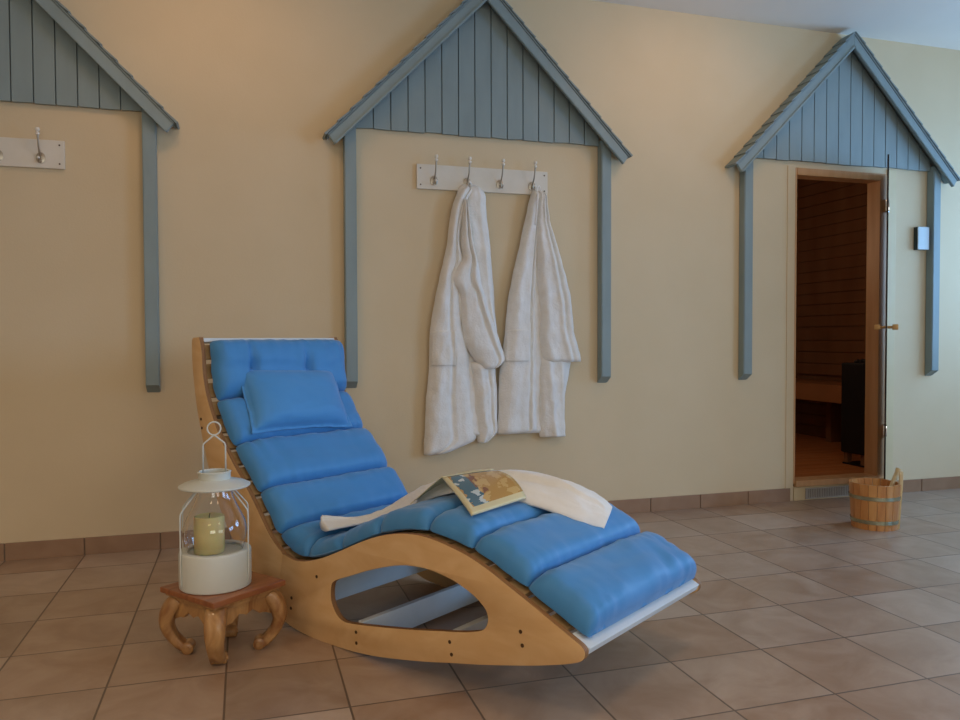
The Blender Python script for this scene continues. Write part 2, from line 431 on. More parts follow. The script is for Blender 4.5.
# low vent grille under the sill
t = thing('vent_grille', 'small grey slotted vent grille under the sauna door sill', 'vent', (3.525, W - .011, .008))
obj('backing', box(-.175, .175, -.004, 0, 0, .066), M['dark'], t)
bm = bmesh.new(); bx(bm, -.18, .18, -.009, -.0035, 0, .006); bx(bm, -.18, .18, -.009, -.0035, .062, .068); bx(bm, -.18, -.17, -.009, -.0035, .006, .062); bx(bm, .17, .18, -.009, -.0035, .006, .062)
for i in range(26):
    x = -.17 + .34 * (i + .5) / 26; bx(bm, x - .0035, x + .0035, -.009, -.0045, .006, .062)
obj('louvres', bm, M['grille'], t)

# glass door, standing open
hx, hy = 3.957, W - .016
ang = math.atan2(-hy, -hx) + math.radians(.12)
t = thing('door_1', 'smoked glass sauna door standing open edge-on beside the wooden jamb', 'door', (hx, hy, 0), ang)
t['kind'] = 'structure'
obj('glass_pane', box(0.004, .655, -.0045, .0045, .125, 2.052, .001), M['dark_glass'], t)
for z in (.416, 1.857):
    bm = bmesh.new(); bx(bm, -.004, .05, -.012, .012, z - .035, z + .035, .003)
    tube(bm, [(0, 0, z - .04), (0, 0, z + .04)], .011, 12)
    obj('hinge', bm, M['chrome'], t, True)
for s in (-1, 1):
    bm = bmesh.new()
    tube(bm, [(.57, s * .004, 1.075), (.57, s * .03, 1.075)], .008, 12)
    bx(bm, .555, .585, s * .03 if s > 0 else -.062, .062 if s > 0 else s * .03, 1.06, 1.092, .004)
    obj('handle', bm, M['brass'], t, True)
for a in (.125, .105):
    pass

# ------------------------------------------------------------------ hut facades
ZP, SL = 2.888, .872 / .852
def facade(cx, label):
    t = thing('hut_facade', label, 'wall decoration', (cx, W, 0), 0, 'blue-grey hut fronts along the wall')
    # roof line z at |x|
    zr = lambda x: ZP - SL * abs(x)
    hw, z0 = .683, 2.10
    bm = bmesh.new()
    prism(bm, [(-hw, z0 + .006), (hw, z0 + .006), (hw, zr(hw) - .03), (0, zr(0) - .03), (-hw, zr(hw) - .03)], -.0005, -.012)
    n = 15; w = 2 * hw / n
    for i in range(n):
        a, b_ = -hw + i * w + .003, -hw + (i + 1) * w - .003
        pts = [(a, z0 + random.uniform(-.003, .003)), (b_, z0 + random.uniform(-.003, .003)), (b_, zr(b_) - .03)]
        if a < 0 < b_: pts.append((0, zr(0) - .03))
        pts.append((a, zr(a) - .03))
        prism(bm, pts, -.0115, -.028)
    obj('gable_boards', bm, M['blue'], t)
    for s in (-1, 1):
        # post: tapered foot, top cut along the roof
        a, b_ = .685, .745
        bm = bmesh.new()
        P = lambda x, y, z: bm.verts.new((s * x, y, z))
        top = lambda x: zr(x) - .062
        ring = []
        f0 = [P(a, -.0005, .762), P(b_, -.0005, .762), P(b_, -.0005, top(b_)), P(a, -.0005, top(a))]
        f1 = [P(a, -.058, .800), P(b_, -.058, .800), P(b_, -.058, top(b_)), P(a, -.058, top(a))]
        bm.faces.new(f0); bm.faces.new(f1[::-1])
        for i in range(4): bm.faces.new((f0[i], f1[i], f1[(i + 1) % 4], f0[(i + 1) % 4]))
        bmesh.ops.bevel(bm, geom=[e for e in bm.edges if abs(e.verts[0].co.z - e.verts[1].co.z) > .5], offset=.004, segments=2, affect='EDGES')
        obj('post', bm, M['blue'], t)
        # barge board
        bm = bmesh.new()
        x1 = .826
        prism(bm, [(0, zr(0) - .012), (s * x1, zr(x1) - .012), (s * (x1 - .028), zr(x1 - .028) - .082), (0, zr(0) - .088)], -.103, -.083)
        bmesh.ops.bevel(bm, geom=list(bm.edges), offset=.002, segments=1, affect='EDGES')
        bb = obj('barge_board', bm, M['blue'], t)
        bm = bmesh.new()
        xa, xb = .004, x1 - .026
        prism(bm, [(s * 0, zr(0) - .076), (s * xb, zr(xb) - .070), (s * (xb - .007), zr(xb - .007) - .088), (0, zr(0) - .096)], -.111, -.0985)
        bmesh.ops.bevel(bm, geom=list(bm.edges), offset=.003, segments=2, affect='EDGES')
        obj('edge_moulding', bm, M['blue'], bb)
        # roof deck with overlapping shingle courses
        bm = bmesh.new()
        prism(bm, [(0, zr(0) - .001), (s * .832, zr(.832) - .001), (s * .828, zr(.828) - .011), (0, zr(0) - .0115)], -.0005, -.108)
        k = 13; L_ = .836
        for i in range(k):
            xa, xb = L_ * i / k - .012, L_ * (i + 1) / k + .004
            xa = max(xa, 0)
            u = 1 / math.hypot(1, SL)
            nx, nz = SL * u, u
            pts = []
            for x, h in ((xa, 0.0005), (xb, .0015), (xb, .013), (xa, .004)):
                pts.append((s * (x + nx * h), min(zr(x) + nz * h, CEIL - .004)))
            prism(bm, pts, -.0008, -.115)
        obj('roof_shingles', bm, M['blue_roof'], t)
    return t
facade(-1.135, 'blue-grey wooden hut front standing over the empty hook rail, only partly in view')
facade(1.240, 'blue-grey wooden hut front framing the two hanging white bathrobes')
facade(3.605, 'blue-grey wooden hut front framing the open sauna doorway')

# ------------------------------------------------------------------ hook rails
def hook_rail(x0, hooks, label):
    t = thing('hook_rail', label, 'coat rack', (x0, W, 1.807), 0, 'off-white hook rails on the wall')
    obj('board', box(0, .738, -.019, -.0005, 0, .130, .003), M['rail'], t)
    for hx_ in hooks:
        x = hx_ - x0
        bm = bmesh.new()
        lathe(bm, [(0, 0), (.02, 0), (.02, .004), (.008, .007), (0, .007)], 20)
        bmesh.ops.rotate(bm, verts=bm.verts, cent=(0, 0, 0), matrix=Matrix.Rotation(math.radians(90), 3, 'X'))
        bmesh.ops.scale(bm, verts=bm.verts, vec=(1, 1, 1.25)); bmesh.ops.translate(bm, verts=bm.verts, vec=(x, -.019, .045))
        h = obj('hook', bm, M['nickel'], t, True)
        bm = bmesh.new()
        tube(bm, [(x, -.024, .046), (x, -.04, .060), (x, -.058, .085), (x, -.068, .115), (x, -.075, .140)], [.0045, .004, .0038, .0038, .0045], 10)
        tube(bm, [(x, -.024, .040), (x, -.040, .026), (x, -.058, .020), (x, -.068, .034)], [.0045, .004, .004, .004], 10)
        obj('hook_arm', bm, M['nickel'], h, True)
        bm = bmesh.new()
        lathe(bm, [(0, -.004), (.0085, 0), (.0095, .006), (.005, .012), (.004, .014), (.009, .018), (.0105, .024), (.008, .031), (0, .034)], 20, (x, -.076, .138))
        obj('knob', bm, M['ceramic'], h, True)
        bm = bmesh.new()
        lathe(bm, [(0, -.006), (.006, -.003), (.007, .002), (.004, .007), (0, .008)], 16, (x, -.069, .036))
        obj('knob', bm, M['ceramic'], h, True)
    for x in (.02, .718):
        for z in (.022, .108):
            bm = bmesh.new(); tube(bm, [(x, -.0215, z), (x, -.018, z)], .004, 10); obj('screw', bm, M['screw'], t)
    return t
hook_rail(-1.525, (-1.46, -1.27, -1.055, -.884), 'off-white hook rail with nothing hanging from it')
hook_rail(.877, (.969, 1.151, 1.337, 1.521), 'off-white hook rail carrying two white bathrobes')

# ------------------------------------------------------------------ bathrobes
def cloth(rows, base, bulge, folds, seed, nu=46, nz=90, wob=.004, thick=.012):
    """hanging cloth with rounded sides: rows of (z, left, right); folds: (u0, drift, width, amplitude)"""
    rows = sorted(rows); zs = [r[0] for r in rows]
    rs = catmull(rows, 6); zz = [r[0] for r in rs]; ll = [r[1] for r in rs]; rr = [r[2] for r in rs]
    z0, z1 = zs[0], zs[-1]
    bm = bmesh.new()
    def edges(z):
        return (interp(z, zz, ll) + wob * fbm(seed, z * 9, 1), interp(z, zz, rr) + wob * fbm(seed + 5, z * 9, 2))
    def depth(x, z):
        l, r = edges(z); a = (z - z0) / (z1 - z0); b_ = min(1, max(0, (x - l) / (r - l)))
        e = math.sqrt(max(0, 1 - abs(2 * b_ - 1) ** 4))
        ez = min(1, (1 - a) * (z1 - z0) / .04); ez = math.sqrt(max(0, 1 - (1 - ez) ** 2))
        eb = min(1, a * (z1 - z0) / .012); eb = math.sqrt(max(0, 1 - (1 - eb) ** 2))
        d = thick + bulge * e
        for u0, dr, wd, am in folds:
            c = u0 + dr * (1 - a)
            d += am * math.exp(-((b_ - c) / wd) ** 2) * (.35 + .65 * (1 - a) ** .5 if am > 0 else 1)
        d += .012 * fbm(x * 8, seed, z * 4.5) + .003 * fbm(x * 22, seed, z * 16)
        d = max(d, .004)
        return base + (d * (.25 + .75 * e)) * (.3 + .7 * ez) * (.55 + .45 * eb)
    def pt(a, b_, back):
        z = z0 + (z1 - z0) * a
        l, r = edges(z); x = l + (r - l) * b_
        return (x, W - (base if back else depth(x, z)), z)
    grid_solid(bm, nz, nu, lambda a, b_: pt(a, b_, False), lambda a, b_: pt(a, b_, True))
    bm_depth[seed] = depth
    return bm
bm_depth = {}

def patch(seed, xl0, xr0, z0, xl1, xr1, z1, off=.007):
    """a pocket sewn on the cloth layer with this seed, following its folds"""
    bm = bmesh.new(); dep = bm_depth[seed]
    def P(a, b_, front):
        z = z0 + (z1 - z0) * a + (.006 * math.sin(b_ * 3.1) if a > .5 else 0)
        x = (xl0 + (xl1 - xl0) * a) * (1 - b_) + (xr0 + (xr1 - xr0) * a) * b_
        return (x, W - dep(x, z) - (off if front else -.004), z)
    grid_solid(bm, 20, 20, lambda a, b_: P(a, b_, True), lambda a, b_: P(a, b_, False))
    return bm

def hanger_loop(bm, x, z):
    tube(bm, catmull([(x - .012, W - .055, z - .035), (x - .008, W - .058, z + .002), (x, W - .06, z + .012), (x + .008, W - .058, z + .002), (x + .012, W - .055, z - .035)], 4), .003, 8)

r1 = thing('bathrobe', 'white terry bathrobe on the second hook, hanging lower, sleeve swinging right', 'bathrobe', (0, 0, 0), 0, 'white bathrobes on the hook rail')
obj('back_layer', cloth(ROBE['r1_back'], .022, .022, [(.5, .1, .12, -.012)], 3), M['terry'], r1, 'all')
obj('body', cloth(ROBE['r1_body'], .036, .034, [(.30, -.12, .20, .010), (.62, -.10, .05, -.014)], 11), M['terry'], r1, 'all')
obj('right_front', cloth(ROBE['r1_right'], .040, .026, [(.6, .1, .12, .008)], 21, wob=.003), M['terry'], r1, 'all')
obj('sleeve', cloth(ROBE['r1_sleeve'], .056, .040, [(.75, .05, .10, .010), (.5, .25, .06, -.018)], 23, wob=.004), M['terry'], r1, 'all')
obj('front_flap', cloth(ROBE['r1_flap'], .034, .030, [(.3, .1, .14, .008), (.62, .1, .06, -.010)], 31), M['terry'], r1, 'all')
obj('pocket', patch(11, .940, 1.065, .873, .944, 1.068, 1.055), M['terry'], r1, 'all')
bm = bmesh.new(); hanger_loop(bm, 1.155, 1.84); obj('hanging_loop', bm, M['terry'], r1, 'all')

r2 = thing('bathrobe', 'white terry bathrobe on the last hook toward the sauna, with wide cuff', 'bathrobe', (0, 0, 0), 0, 'white bathrobes on the hook rail')
obj('back_layer', cloth(ROBE['r2_back'], .022, .022, [(.5, .1, .12, -.012)], 43), M['terry'], r2, 'all')
obj('body', cloth(ROBE['r2_body'], .036, .032, [(.35, -.12, .18, .010), (.80, -.02, .035, -.022)], 51), M['terry'], r2, 'all')
obj('sleeve', cloth(ROBE['r2_front'], .046, .036, [(.2, -.05, .12, .008), (.5, .15, .07, .012), (.66, .1, .04, -.014), (.8, .12, .06, .010)], 63, wob=.006), M['terry'], r2, 'all')
obj('front_flap', cloth(ROBE['r2_flap'], .034, .028, [(.25, .3, .12, .012), (.7, .3, .10, .010)], 71), M['terry'], r2, 'all')
obj('pocket', patch(51, 1.350, 1.480, .893, 1.362, 1.486, 1.060), M['terry'], r2, 'all')
bm = bmesh.new(); tube(bm, catmull([(1.530, W - .085, 1.80), (1.522, W - .098, 1.74), (1.516, W - .102, 1.68), (1.512, W - .100, 1.63)], 4), .005, 8); obj('strap', bm, M['terry'], r2, 'all')
bm = bmesh.new(); hanger_loop(bm, 1.548, 1.835); obj('hanging_loop', bm, M['terry'], r2, 'all')

# ------------------------------------------------------------------ switch beside the sauna
t = thing('sauna_control', 'small pale wall switch box between doorway and right post', 'switch', (4.232, W, 1.66))
obj('housing', box(-.046, .046, -.030, -.0005, -.074, .074, .004), M['switch_side'], t)
bm = bmesh.new(); bx(bm, -.046, .046, -.038, -.0305, -.074, .074, .003); obj('face_plate', bm, M['switch'], t)

# ------------------------------------------------------------------ lounger
O = Vector((.615, 2.688, 0)); LTH = -.985
TOP = [(-.895, 1.024), (-0.879, .975), (-0.87, 0.885), (-0.848, 0.80), (-0.805, 0.715), (-0.75, 0.635), (-0.676, 0.555), (-0.603, 0.485), (-0.54, 0.42), (-0.487, 0.36), (-0.44, 0.31), (-.385, .27), (-0.32, 0.249), (-0.25, 0.252), (-0.159, 0.278), (-0.059, 0.32), (0.037, 0.364), (0.126, 0.399), (0.213, 0.421), (0.29, 0.430), (0.36, 0.427), (0.43, 0.416), (0.5, 0.400), (0.57, 0.375), (0.636, 0.346), (0.703, 0.316), (0.763, 0.288), (0.824, 0.26), (0.865, 0.240)]
CV = catmull(TOP, 8)
AL = [0]
for p, q in zip(CV, CV[1:]): AL.append(AL[-1] + math.dist(p, q))
LEN = AL[-1]
CX = [p[0] for p in CV]; CZ = [p[1] for p in CV]
def curve(a):
    x, z = interp(a, AL, CX), interp(a, AL, CZ)
    a1, a2 = max(a - .03, 0), min(a + .03, LEN)
    tx, tz = interp(a2, AL, CX) - interp(a1, AL, CX), interp(a2, AL, CZ) - interp(a1, AL, CZ)
    l = math.hypot(tx, tz); tx /= l; tz /= l
    return x, z, tx, tz
def onl(a, y, h):
    """lounger coordinates: arc length from the head, across, height over the slats"""
    x, z, tx, tz = curve(a)
    return Vector((x - tz * h, y, z + tx * h))

lng = thing('rocking_lounger', 'curved birch plywood rocking lounger on the tiled floor under the blue cushion', 'lounger', O, LTH)

def shape_poly(outer, holes, y0, y1, bev=.0015):
    cu = bpy.data.curves.new('tmp', 'CURVE'); cu.dimensions = '2D'; cu.fill_mode = 'BOTH'
    cu.extrude = abs(y1 - y0) / 2 - bev; cu.bevel_depth = bev; cu.bevel_resolution = 1
    for pts in [outer] + holes:
        s = cu.splines.new('POLY'); s.points.add(len(pts) - 1)
        for i, p in enumerate(pts): s.points[i].co = (p[0], p[1], 0, 1)
        s.use_cyclic_u = True
    o = bpy.data.objects.new('tmp', cu); C.objects.link(o)
    dg = bpy.context.evaluated_depsgraph_get()
    me = bpy.data.meshes.new_from_object(o.evaluated_get(dg))
    bm = bmesh.new(); bm.from_mesh(me)
    bpy.data.objects.remove(o); bpy.data.meshes.remove(me); bpy.data.curves.remove(cu)
    ym = (y0 + y1) / 2
    for v in bm.verts:
        x, y, z = v.co; v.co = (x, ym + z, y)
    bmesh.ops.remove_doubles(bm, verts=bm.verts, dist=1e-5)
    bmesh.ops.recalc_face_normals(bm, faces=bm.faces)
    for f in bm.faces:
        f.material_index = 0 if abs(f.normal.y) > .9 else 1
    return bm

SPL_T, SPL_B = (-.366, .256), (-.408, .040)      # joint between back piece and rocker
top_back = [p for p in CV if p[0] < -.37] 
bot_back = catmull([(-.41, .040), (-.45, .070), (-.53, .13), (-.61, .20), (-.68, .275), (-.745, .355), (-.80, .445), (-.845, .54), (-.88, .64), (-.912, .74), (-.932, .84), (-.944, .93), (-.945, 1.006)], 6)
back_poly = top_back + [SPL_T] + bot_back + [(-.943, 1.016), (-.935, 1.022)]
top_seat = [SPL_T] + [p for p in CV if -.36 < p[0] < .84]
tip = catmull([(.845, .2505), (.868, .239), (.877, .226), (.872, .209), (.852, .196), (.812, .181)], 5)
bot_seat = catmull([(.812, .181), (.733, .157), (.635, .131), (.533, .106), (.425, .082), (.33, .060), (.22, .038), (.10, .0175), (-.02, .0055), (-.16, .0008), (-.25, .004), (-.33, .014), (-.408, .040)], 6)
seat_poly = top_seat + tip[:-1] + bot_seat
hole = catmull([(-.104, .195), (-.085, .220), (-.013, .249), (.081, .286), (.17, .315), (.238, .331), (.311, .338), (.374, .335), (.434, .325), (.485, .309), (.527, .290), (.558, .266), (.567, .240), (.556, .212), (.528, .196), (.462, .178), (.373, .160), (.245, .134), (.11, .111), (.005, .095), (-.045, .093), (-.080, .111), (-.104, .150)], 5, True)
for y0, y1 in ((-.35, -.331), (.331, .35)):
    o = obj('side_panel', shape_poly(seat_poly, [hole], y0, y1), [M['ply'], M['ply_edge']], lng, True)
    o2 = obj('back_panel', shape_poly(back_poly, [], y0, y1), [M['ply'], M['ply_edge']], lng, True)
    s = -1 if y0 < 0 else 1
    for (x, z) in ((.020, .073), (.021, .038), (.424, .142), (.431, .107), (.678, .233), (.684, .197), (-.316, .113), (-.320, .076), (-.177, .215)):
        bm = bmesh.new(); tube(bm, [(x, s * .3495, z), (x, s * .3515, z)], .0055, 12); obj('bolt', bm, M['screw'], o)
    for (x, z) in ((-.885, .703), (-.879, .668)):
        bm = bmesh.new(); tube(bm, [(x, s * .3495, z), (x, s * .3515, z)], .0055, 12); obj('bolt', bm, M['screw'], o2)
# cross boards between the panels
for (x, z, dx) in ((.020, .060, .003), (.428, .128, .008), (.681, .215, .008), (-.318, .098, -.004), (-.882, .69, .01)):
    obj('cross_board', box(x - .011, x + .011, -.3305, .3305, z - .043, z + .043, .002), M['white_wood'], lng)
# slats
n = 29; step = .0755
for i in range(n):
    a = .060 + i * step
    x, z, tx, tz = curve(a)
    m = Matrix(((tx, 0, -tz, x), (0, 1, 0, 0), (tz, 0, tx, z), (0, 0, 0, 1)))
    bm = box(-.029, .029, -.3302, .3302, -.020, -.004, .002)
    bmesh.ops.transform(bm, matrix=m, verts=bm.verts)
    o = obj('slat', bm, M['slat'], lng)
def board(a, w, t0, t1, y0, y1, m_, name, label=None, dh=0):
    x, z, tx, tz = curve(a)
    m = Matrix(((tx, 0, -tz, x), (0, 1, 0, 0), (tz, 0, tx, z), (0, 0, 0, 1)))
    bm = box(-w / 2, w / 2, y0, y1, t0, t1, .002)
    bmesh.ops.transform(bm, matrix=m, verts=bm.verts)
    o = obj(name, bm, m_, lng)
    if label: o['label'] = label
board(LEN - .012, .060, -.022, .000, -.3302, .3302, M['white_wood'], 'end_board', 'white board at the foot end')
board(.010, .016, -.024, .0, -.3302, .3302, M['white_wood'], 'end_board', 'white board at the head end')

# ------------------------------------------------------------------ cushion
seams = [.018, .262, .470, .695, .880, 1.060, 1.250, 1.448, 1.665, 1.842, 2.045, LEN - .004]
Y0, Y1 = -.318, .342
def cushion_bm():
    bm = bmesh.new()
    us = []
    for k in range(len(seams) - 1):
        for j in range(22):
            w = j / 22
            w = .5 - .5 * math.cos(math.pi * w) if True else w
            us.append((k, w))
    us.append((len(seams) - 2, 1.0))
    nv = 61
    def loaf(w, p=5.5): return max(0, 1 - abs(2 * w - 1) ** p) ** .52
    T, B = [], []
    for (k, w) in us:
        a = seams[k] + (seams[k + 1] - seams[k]) * w
        t = (.066, .064, .070, .070, .070, .060, .066, .068, .068, .074, .082)[k]
        f = loaf(w)
        if k == len(seams) - 2: f = max(0, 1 - abs(2 * w - 1) ** (3.4 if w < .5 else 5)) ** .38
        pin = .024 * (1 - f) ** 1.6
        rowT, rowB = [], []
        for j in range(nv):
            v = -math.cos(math.pi * j / (nv - 1))
            v = math.copysign(abs(v) ** .85, v)
            ya, yb = Y0 + pin, Y1 - pin
            ya += .004 * fbm(k * 3.1, a * 16); yb += .004 * fbm(k * 5.3, a * 16 + 9)
            y = (ya + yb) / 2 + v * (yb - ya) / 2
            g = max(0, 1 - abs(v) ** 13) ** .5
            h = t * (.10 + .90 * f) * (.12 + .88 * g)
            # headrest tucks
            if k == 0:
                for c in (-.55, .29):
                    h -= (.008 + .075 * w) * math.exp(-((v - c - .05 * w) / (.022 + .03 * w)) ** 2) * g * (1 if w < .62 else max(0, 1 - (w - .62) * 5))
                    h += .006 * math.sin((v - c) * 70) * math.exp(-((v - c) / .12) ** 2) * g * (1 - w)
                h += .012 * (1 - w) * g * f
            # puckers near seams and long soft creases
            h += .006 * fbm(y * 26, k * 7.7, a * 7) * g * (1 - .6 * f)
            h += .005 * fbm(y * 5, k * 3.3, a * 13) * g * f + .0022 * fbm(y * 13 + a * 20, k * 2.1, a * 26) * g
            near = math.exp(-min(w, 1 - w) / .16)
            h += .011 * fbm(y * 30, k * 9.1, a * 3) * near * g * (f > .3)
            if k == len(seams) - 2: h += .006 * fbm(y * 24 + a * 8, 4.4, a * 6) * g * w
            if k in (5, 6): h += .010 * fbm(y * 5, k, a * 18) * g
            edge = max(0, abs(v) - .8) / .2
            h += .004 * fbm(a * 40, k, v) * edge * g
            rowT.append(bm.verts.new(onl(a, y, .004 + h)))
            rowB.append(bm.verts.new(onl(a, y, .0015 + .010 * (1 - g * min(1, f * 1.5)))))
        T.append(rowT); B.append(rowB)
    nu = len(us)
    for i in range(nu - 1):
        for j in range(nv - 1):
            bm.faces.new((T[i][j], T[i + 1][j], T[i + 1][j + 1], T[i][j + 1]))
            bm.faces.new((B[i][j], B[i][j + 1], B[i + 1][j + 1], B[i + 1][j]))
        bm.faces.new((T[i][0], B[i][0], B[i + 1][0], T[i + 1][0]))
        bm.faces.new((T[i][-1], T[i + 1][-1], B[i + 1][-1], B[i][-1]))
    for j in range(nv - 1):
        bm.faces.new((T[0][j], T[0][j + 1], B[0][j + 1], B[0][j]))
        bm.faces.new((T[-1][j], B[-1][j], B[-1][j + 1], T[-1][j + 1]))
    return bm
LM = Matrix.Translation(O) @ Matrix.Rotation(LTH, 4, 'Z')
def world_obj(name, bm, m, smooth='all', parent=None):
    bmesh.ops.transform(bm, matrix=LM, verts=bm.verts)
    return obj(name, bm, m, parent, smooth)
cu = world_obj('lounger_cushion', cushion_bm(), M['cushion'])
tag(cu, 'long blue padded cushion in stitched sections covering the whole lounger', 'cushion')

# small pillow
def pillow_bm():
    bm = bmesh.new()
    ac, hy_, ha = .313, .250, .148
    def P(a, b_, side):
        u = 2 * a - 1; v = 2 * b_ - 1
        u = math.copysign(abs(u) ** .8, u); v = math.copysign(abs(v) ** .8, v)
        uu, vv = abs(u) / .90, abs(v) / .93
        g = (max(0, 1 - uu ** 3.2) * max(0, 1 - vv ** 3.6)) ** .5
        sx = 1 - .05 * (1 - abs(u) ** 2) * abs(v) ** 2
        sa = 1 - .07 * (1 - abs(v) ** 2) * abs(u) ** 2
        y = .004 + v * hy_ * sx - .012 * u
        aa = ac + u * ha * sa + .010 * v
        lift = .050 + (aa - .33) * .02
        h = lift + (.062 * g + .0015 if side else -.030 * g - .0015)
        fl = 1 - min(1, g * 6)
        h += .007 * fbm(y * 16, aa * 16, 3) * fl + .003 * fbm(y * 9, aa * 22, 8)
        x, z, tx, tz = curve(ac)            # pillow is flat along the tangent at its centre
        d = aa - ac
        return Vector((x + tx * d - tz * h - 0.012 * 0, y, z + tz * d + tx * h))
    grid_solid(bm, 44, 60, lambda a, b_: P(a, b_, True), lambda a, b_: P(a, b_, False))
    bmesh.ops.translate(bm, verts=bm.verts, vec=(.018, 0, .018))
    return bm
pl = world_obj('pillow', pillow_bm(), M['pillow'])
tag(pl, 'small blue pillow with flanged edges leaning on the head of the lounger cushion', 'pillow')

# towel lying across the knee hump: stations (near foot, crest, far foot) in (arc, across, height)
ST = [((1.16, -.28, .088), (1.00, -.225, .128), (.94, -.20, .085)),
      ((1.14, -.20, .086), (1.02, -.125, .108), (.97, -.10, .085)),
      ((1.15, -.09, .082), (1.13, -.065, .100), (1.08, -.03, .080)),
      ((1.21, -.05, .080), (1.20, -.015, .112), (1.15, .03, .080)),
      ((1.29, -.03, .080), (1.26, .040, .132), (1.24, .12, .080)),
      ((1.37, -.02, .082), (1.35, .060, .136), (1.33, .17, .080)),
      ((1.46, -.02, .084), (1.44, .080, .136), (1.42, .21, .080)),
      ((1.60, -.01, .080), (1.54, .110, .130), (1.48, .23, .080)),
      ((1.76, -.01, .076), (1.64, .140, .124), (1.58, .25, .078)),
      ((1.87, .02, .076), (1.76, .150, .128), (1.70, .26, .078)),
      ((1.94, .05, .078), (1.86, .150, .128), (1.80, .27, .078)),
      ((1.98, .085, .078), (1.92, .175, .122), (1.87, .27, .078)),
      ((2.005, .11, .078), (1.975, .180, .108), (1.94, .26, .078))]
def towel_bm():
    rows = catmull([sum((tuple(p) for p in s), ()) for s in ST], 7)
    n_ = len(rows); nv = 33
    def P(a, b_, side):
        r = rows[min(n_ - 1, int(round(a * (n_ - 1))))]
        A = Vector(r[0:3]); Cc = Vector(r[3:6]); D = Vector(r[6:9])
        if b_ < .62:
            w = b_ / .62; q = A.lerp(Cc, w); lift = math.sin(w * math.pi / 2) ** .75
            h = A.z + (Cc.z - A.z) * lift
        else:
            w = (b_ - .62) / .38; q = Cc.lerp(D, w); h = D.z + (Cc.z - D.z) * math.cos(w * math.pi / 2)
        base = (A.z if b_ < .62 else D.z) - .004
        endf = min(1, min(a, 1 - a) * 18 + .35)
        if side:
            h = base + (h - base) * 1 + .004
            h += .013 * fbm(b_ * 7, a * 6, 7) * math.sin(math.pi * b_) + .007 * fbm(b_ * 16, a * 9, 2) * math.sin(math.pi * b_) ** .5
        else:
            h = base + max(0, h - base - .02) * .25
        return onl(q.x, q.y, h)
    bm = bmesh.new()
    grid_solid(bm, n_, nv, lambda a, b_: P(a, b_, True), lambda a, b_: P(a, b_, False))
    return bm
tw = world_obj('towel', towel_bm(), M['towel'])
tag(tw, 'off-white towel lying loosely across the raised middle of the blue cushion', 'towel')

# magazine
mag = thing('magazine', 'open magazine with tan and blue picture cover draped over the towel', 'magazine', LM @ onl(1.6, -.05, .15), 0)
inv = Matrix.Translation(-(LM @ onl(1.6, -.05, .15)))
def leaf(c00, c01, c10, c11, sag, th, off=0, sag2=0):
    """curved sheet; c00->c01 is the spine edge, c10->c11 the free edge"""
    bm = bmesh.new(); uvl = bm.loops.layers.uv.new('UVMap')
    def P(a, b_, side):
        s0 = Vector(c00).lerp(Vector(c01), b_); s1 = Vector(c10).lerp(Vector(c11), b_)
        q = s0.lerp(s1, a)
        h = q.z + (sag + sag2 * b_) * math.sin(math.pi * a) + off
        return LM @ onl(q.x, q.y, h + (th if side else 0))
    grid_solid(bm, 24, 18, lambda a, b_: P(a, b_, True), lambda a, b_: P(a, b_, False), uvl)
    bmesh.ops.transform(bm, matrix=inv, verts=bm.verts)
    return bm
PC = ((1.53, -.065, .138), (1.62, .10, .131), (1.79, -.275, .086), (1.79, -.005, .094))
obj('front_cover', leaf(PC[0], PC[1], PC[2], PC[3], -.020, .0012, 0, .030), M['cover'], mag, 'all')
obj('pages', leaf(PC[0], PC[1], PC[2], PC[3], -.020, .004, -.0045, .030), M['cream_page'], mag, 'all')
obj('back_cover', leaf((1.53, -.065, .139), (1.60, .11, .134), (1.36, -.055, .086), (1.36, .10, .136), -.006, .003, 0, .012), M['cream_page'], mag, 'all')

# ------------------------------------------------------------------ carved stool
SH = .22
st = thing('carved_stool', 'low carved teak stool with curled legs beside the lounger', 'stool', (-.073, 2.645, 0), math.radians(37.8))
hs = .140
bm = bmesh.new(); bx(bm, -hs, hs, -hs, hs, SH - .018, SH, .004); obj('top', bm, M['teak_top'], st)
bm = bmesh.new(); bx(bm, -hs + .012, hs - .012, -hs + .012, hs - .012, SH - .028, SH - .018, .002)
bx(bm, -hs + .020, hs - .020, -hs + .020, hs - .020, SH - .04, SH - .028, .002); obj('moulding', bm, M['teak'], st)
for k in range(4):
    bm = bmesh.new()
    pts = [(-.1, SH - .04), (.1, SH - .04), (.1, SH - .104)]
    for i in range(13):
        u = i / 12; x = .078 - .156 * u
        pts.append((x, SH - .074 - .026 * (abs(2 * u - 1) ** 2.5) + .006 * math.cos(6 * math.pi * u)))
    pts.append((-.1, SH - .104))
    prism(bm, pts, -hs + .026, -hs + .040)
    bmesh.ops.rotate(bm, verts=bm.verts, cent=(0, 0, 0), matrix=Matrix.Rotation(k * math.pi / 2, 3, 'Z'))
    obj('apron', bm, M['teak'], st)
